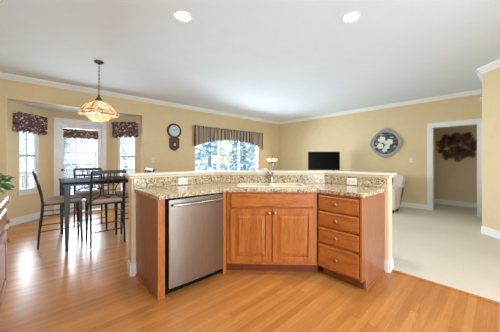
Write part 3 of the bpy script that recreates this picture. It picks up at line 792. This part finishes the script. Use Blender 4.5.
def point(name, loc, power, col, r=.03):
    l = bpy.data.lights.new(name, 'POINT'); l.energy = power; l.color = col; l.shadow_soft_size = r
    o = bpy.data.objects.new(name, l); COL.objects.link(o); o.location = loc
point('pendant_light', (.666, 4.165, 1.965), PENDANT_POWER, (1, .95, .88), .06)

# ------------------------------------------------------------ recessed ceiling lights
can = thing('recessed_light', 'round lit recessed ceiling light, left of the two above the peninsula', 'ceiling light', (1.11, 2.254, CH))
mb = MB(); mb.lathe([(.075, -.001), (.098, -.001), (.096, -.008), (.078, -.006)], seg=32, closed=True); mb.build('trim_ring', 'white_trim', can, smooth=True)
mb = MB(); mb.lathe([(0, -.004), (.078, -.004), (.078, -.001), (0, -.001)], seg=32); mb.build('lens', 'can_lens', can)
def can_light(loc, p=CAN_POWER):
    l = bpy.data.lights.new('can_glow', 'AREA'); l.shape = 'DISK'; l.size = .15; l.energy = p; l.color = (1, .96, .90)
    o = bpy.data.objects.new('can_glow', l); COL.objects.link(o); o.location = (loc[0], loc[1], CH-.012)
can_light((1.11, 2.254))
for loc, lab in (((2.435, 1.059), 'round lit recessed ceiling light, right of the two above the peninsula'),
                 ((1.5, -.4), 'unseen recessed fill light added over the middle of the kitchen floor'),
                 ((.3, -1.3), 'unseen recessed fill light added in the back corner of the kitchen')):  # the two kitchen cans are out of view, added to brighten the room
    c = copy_tree(can); c.location = (loc[0], loc[1], CH); c['label'] = lab; can_light(loc)

# ------------------------------------------------------------ family room
tv = thing('television', 'black flat-screen television behind the bar ledge', 'television', (6.43, 3.63, .871), math.radians(-42.6))
mb = MB(); mb.box(-.485, .485, -.02, .03, .055, .615); mb.build('body', 'black_plastic', tv, bevel=.004)
mb = MB(); mb.box(-.475, .475, -.0225, -.0205, .07, .605); mb.build('screen', 'screen_black', tv)
for s in (-1, 1): mb = MB(); mb.box(s*.3-.02, s*.3+.02, -.12, .12, 0, .012); mb.tube([(s*.3, 0, .01), (s*.3, .01, .07)], .012, 8); mb.build('foot', 'black_plastic', tv)
co = thing('media_console', 'dark wood media console standing under the television', 'console', (6.41, 3.61, .008), math.radians(-42.6))
mb = MB(); mb.box(-.50, .50, -.2, .18, .06, .84); mb.build('body', 'console_wood', co, bevel=.004)
mb = MB(); mb.box(-.52, .52, -.22, .19, .84, .862); mb.build('top', 'console_wood', co, bevel=.004)
for s in (-1, 1):
    o = raised_door(-.48 if s < 0 else .01, -.01 if s < 0 else .48, .10, .82, co, y=-.02); o.location = (0, -.2, 0); o.data.materials[0] = M['console_wood']
    knob(o, s*.04, .5)
for sx in (-.45, .45):
    for sy in (-.15, .15): mb = MB(); mb.box(sx-.03, sx+.03, sy-.03, sy+.03, 0, .06); mb.build('foot', 'console_wood', co)
def three_light_lamp(loc, label, lit):
    r = thing('floor_lamp', label, 'lamp', loc, .4)
    mb = MB(); mb.lathe([(.0, 0), (.15, 0), (.15, .012), (.05, .03), (.02, .06), (.012, .1)]); mb.build('base', 'bronze', r, smooth=True)
    mb = MB(); mb.tube([(0, 0, .08), (0, 0, 1.38)], .009, 8); mb.lathe([(.0, 1.36), (.014, 1.375), (.016, 1.39), (0, 1.41)]); mb.build('pole', 'bronze', r, smooth=True)
    for k in range(4):
        a = 2*PI*k/4
        mb = MB(); mb.tube([(0, 0, 1.10), (.07*math.cos(a), .07*math.sin(a), 1.09), (.13*math.cos(a), .13*math.sin(a), 1.13), (.135*math.cos(a), .135*math.sin(a), 1.17)], .007, 6); o = mb.build('arm', 'bronze', r, smooth=True)
        mb = MB(); mb.lathe([(.02, 0), (.05, .03), (.068, .08), (.075, .125), (.070, .125), (.062, .08), (.045, .033), (.0, .006)], (.135*math.cos(a), .135*math.sin(a), 1.165), 16); mb.build('shade', 'shade_glass', r, smooth=True)
        mb = MB(); mb.blob((.135*math.cos(a), .135*math.sin(a), 1.215), .02); mb.build('bulb', 'warm_bulb', r)
        ca, sa = math.cos(.4), math.sin(.4); lx, ly = .135*math.cos(a), .135*math.sin(a)
    point('lamp_light', (loc[0], loc[1], loc[2]+1.26), lit, (1, .82, .60), .05)
    return r
three_light_lamp((5.99, 5.36, .008), 'bronze lamp with cream glass shades right of the striped-valance window', LAMP_POWER)
three_light_lamp((4.06, 5.56, .008), 'bronze lamp with cream glass shades in front of the striped-valance window', LAMP_POWER*.5)
# armchair
ac = thing('armchair', 'cream upholstered armchair with raked back against the far right wall', 'armchair', (6.35, 2.0, .008))
S = Matrix(((1, 0, 0, 0), (0, 0, -1, 0), (0, 1, 0, 0), (0, 0, 0, 1)))
mb = MB(); mb.prism([(-.12, .09), (-.04, .09), (.52, .80), (.49, .835), (.30, .83), (.06, .42)], -.42, .42, S); mb.build('backrest', 'cream_fabric', ac, bevel=.03, smooth=True, seg=3)
mb = MB(); mb.box(-.45, -.10, -.30, .30, .09, .30); mb.build('base', 'cream_fabric', ac, bevel=.02)
mb = MB(); mb.box(-.46, .08, -.29, .29, .30, .44); mb.build('seat_cushion', 'cream_fabric', ac, bevel=.04, seg=3)
for s in (-1, 1):
    mb = MB(); mb.prism([(-.46, .07), (-.05, .07), (.34, .56), (-.44, .56)], .30 if s > 0 else -.42, .42 if s > 0 else -.30, S); mb.build('arm', 'cream_fabric', ac, bevel=.03, smooth=True, seg=3)
for sx in (-.4, -.09):
    for sy in (-.37, .37): mb = MB(); mb.taper((sx, sy, 0), .03, .03, (sx, sy, .06), .05, .05); mb.build('leg', 'dark_frame', ac)
pw = thing('throw_pillow', 'dark brown pillow tucked inside the arm of the cream armchair', 'pillow', (6.28, 1.775, .565))
mb = MB(); mb.blob((0, 0, 0), .15, (.8, .3, 1), 3); pwm = mb.build('cushion', 'brown_fabric', pw, smooth=True, rot=(math.radians(14), 0, 0))
pwm.location = (0, 0, .10)

# ------------------------------------------------------------ left kitchen counter with plant
lc = thing('base_cabinet', 'reddish wood kitchen cabinet at the left edge of the picture', 'cabinet', (-.215, 2.70, 0), PI/2)
# local x -> +Y (far end at 0), local y -> -X (into the cabinet)
mb = MB(); mb.box(-4.2, 0, .02, .62, .18, .86); mb.build('body', 'hutch_wood', lc)
mb = MB()
mb.box(-.05, 0, 0, .02, .18, .86); mb.box(-4.2, -.05, 0, .02, .66, .69); mb.box(-4.2, -.05, 0, .02, .18, .22); mb.box(-4.2, -.05, 0, .02, .84, .86)
for k in range(1, 8): mb.box(-.05-.52*k-.02, -.05-.52*k+.02, 0, .02, .18, .86)
mb.build('face_frame', 'hutch_wood', lc, bevel=.002)
mb = MB(); mb.box(-4.2, -.03, .08, .10, 0, .18); mb.build('toe_kick', 'dark_frame', lc)
for k in range(3):
    x1 = -.06-.52*k; x0 = x1-.48
    o = drawer_front(x0, x1, .70, .835, lc, y=-.02); o.data.materials[0] = M['hutch_wood']; knob(o, (x0+x1)/2, .77)
    o = raised_door(x0, x1, .23, .655, lc); o.data.materials[0] = M['hutch_wood']; knob(o, x0+.05 if k % 2 else x1-.20, .62)
lt = MB(); lt.box(-.855, -.19, -1.5, 2.74, .862, .914)
tag(lt.build('countertop', 'granite', bevel=.008, seg=3), 'granite countertop on the cabinet at the left edge with the plant on it', 'countertop')
pp = thing('potted_plant', 'leafy green trailing plant in a terracotta pot on the left counter', 'plant', (-.30, 2.42, .9145))
mb = MB(); mb.lathe([(0, 0), (.06, 0), (.085, .10), (.092, .10), (.092, .125), (.08, .125), (.078, .105), (0, .10)], seg=24); mb.build('pot', 'terracotta', pp, smooth=True)
mb = MB(); mb.lathe([(0, .10), (.078, .106), (0, .112)], seg=16); mb.build('soil', 'soil', pp)
rnd = random.Random(11)
mb = MB()
for k in range(170):
    a = rnd.uniform(0, 2*PI); rr = rnd.uniform(.02, .135); h0 = .19-rr*.35+rnd.uniform(-.06, .05)
    if rr > .12: h0 -= rnd.uniform(0, .06)
    p = Vector((rr*math.cos(a), rr*math.sin(a), max(.10 if rr > .1 else .12, h0)))
    d_ = Vector((math.cos(a+rnd.uniform(-.8, .8)), math.sin(a+rnd.uniform(-.8, .8)), rnd.uniform(-.6, .4))).normalized()
    sd = d_.cross(Vector((0, 0, 1))).normalized(); L = rnd.uniform(.035, .06); w = L*.38; up = sd.cross(d_)*.006
    v = [p, p+d_*L*.45+sd*w-up, p+d_*L, p+d_*L*.45-sd*w-up, p+d_*L*.5+up]
    mb._add([tuple(q) for q in v], [(0, 1, 4), (1, 2, 4), (2, 3, 4), (3, 0, 4)])
o = mb.build('foliage', 'leaf', pp); so = o.modifiers.new('solid', 'SOLIDIFY'); so.thickness = .0015
mb = MB()
for k in range(14):
    a = 2*PI*k/14; mb.tube([(0, 0, .11), (.06*math.cos(a), .06*math.sin(a), .17), (.12*math.cos(a), .12*math.sin(a), .15)], .002, 4)
mb.build('stems', 'leaf', pp)
mb = MB(); flower(mb, 0, 0, .022, 5, 0, .006); mb.blob((.004, 0, 0), .006); o = mb.build('blossom', 'petal_white', pp, smooth=True); o.location = (.095, .0, .085)

# ------------------------------------------------------------ outside
mb = MB(); mb.box(-14, 40, 6.9, 60, -1.3, -1.2); struct(mb.build('ground', 'snow'))
mb = MB(); mb.box(-3.5, 3.0, 6.9, 9.2, -.16, -.10); struct(mb.build('deck', 'snow'))
rl = thing('deck_railing', 'grey deck railing with slim balusters outside the bay windows', 'railing', (-.3, 8.9, -.10))
mb = MB(); mb.box(-3.1, 3.1, -.04, .04, .94, .98); mb.box(-3.1, 3.1, -.02, .02, .86, .90); mb.box(-3.1, 3.1, -.02, .02, .08, .12); mb.build('rail', 'deck_paint', rl)
for k in range(5):
    x = -3.05+6.1*k/4; mb = MB(); mb.box(x-.045, x+.045, -.045, .045, 0, .94); mb.build('post', 'deck_paint', rl)
for k in range(48):
    x = -3.0+6.0*k/47; mb = MB(); mb.box(x-.010, x+.010, -.010, .010, .1, .88); mb.build('baluster', 'deck_paint', rl)
def conifer(seed, label):
    rnd = random.Random(seed); r = thing('evergreen_tree', label, 'tree', group='snowy trees outside the windows')
    mb = MB(); mb.tube([(0, 0, 0), (0, 0, 7.5)], [.16, .03], 8); mb.build('trunk', 'trunk', r, smooth=True)
    mb = MB()
    for k in range(260):
        z = rnd.uniform(.5, 7.6); R = 1.7*(1-z/8.0)+.1; a = rnd.uniform(0, 2*PI); q = R*math.sqrt(rnd.uniform(.1, 1))
        mb.blob((q*math.cos(a), q*math.sin(a), z-.15*q), rnd.uniform(.14, .32), (1, 1, .5), 1, .15)
    mb.build('foliage', 'snowy_needles', r)
    return r
def bare(seed, label):
    rnd = random.Random(seed); r = thing('bare_tree', label, 'tree', group='bare trees outside the windows')
    mb = MB(); mb.tube([(0, 0, 0), (.1, 0, 3), (-.1, .1, 8)], [.14, .10, .03], 7); mb.build('trunk', 'trunk', r, smooth=True)
    mb = MB()
    for k in range(70):
        z = rnd.uniform(1.2, 7.5); a = rnd.uniform(0, 2*PI); L = rnd.uniform(.8, 2.0)
        p = [(0, 0, z), (L*.5*math.cos(a), L*.5*math.sin(a), z+L*.3), (L*math.cos(a+.3), L*math.sin(a+.3), z+L*.7)]
        mb.tube(p, [.035, .02, .006], 5)
        for j in range(3):
            b2 = a+rnd.uniform(-1, 1); q = Vector(p[1]); mb.tube([q, q+Vector((math.cos(b2), math.sin(b2), .6))*.5], [.014, .004], 4)
    mb.build('branches', 'bare_twigs', r)
    return r
c0 = conifer(1, 'snow-dusted evergreen tree beyond the windows'); c1 = conifer(2, 'snow-dusted evergreen tree beyond the windows'); b0 = bare(3, 'bare pale tree beyond the windows')
rnd = random.Random(5)
def put(o, first, x, y, s_):
    c = o if first else copy_tree(o)
    c.location = (x, y, -1.2); c.rotation_euler = (0, 0, rnd.uniform(0, 6)); c.scale = (s_, s_, s_)
for i in range(8): put(c0 if i % 2 else c1, i < 2, 9.0+i*4.3, 14.0+i*.9+rnd.uniform(-.3, .3), rnd.uniform(.92, 1.05))
for i in range(8): put(c0 if i % 2 else c1, False, 12.0+i*4.3, 18.6+i*.9+rnd.uniform(-.3, .3), rnd.uniform(1.0, 1.1))
first = True
for r_ in range(2):
    for i in range(5):
        put(b0, first, -12+i*4.3+r_*2.1, 14.5+r_*4.6, rnd.uniform(.85, .95)); first = False
for i in range(6): put(c0 if i % 2 else c1, False, -12+i*4.4, 27+rnd.uniform(-.3, .3), 1.0)
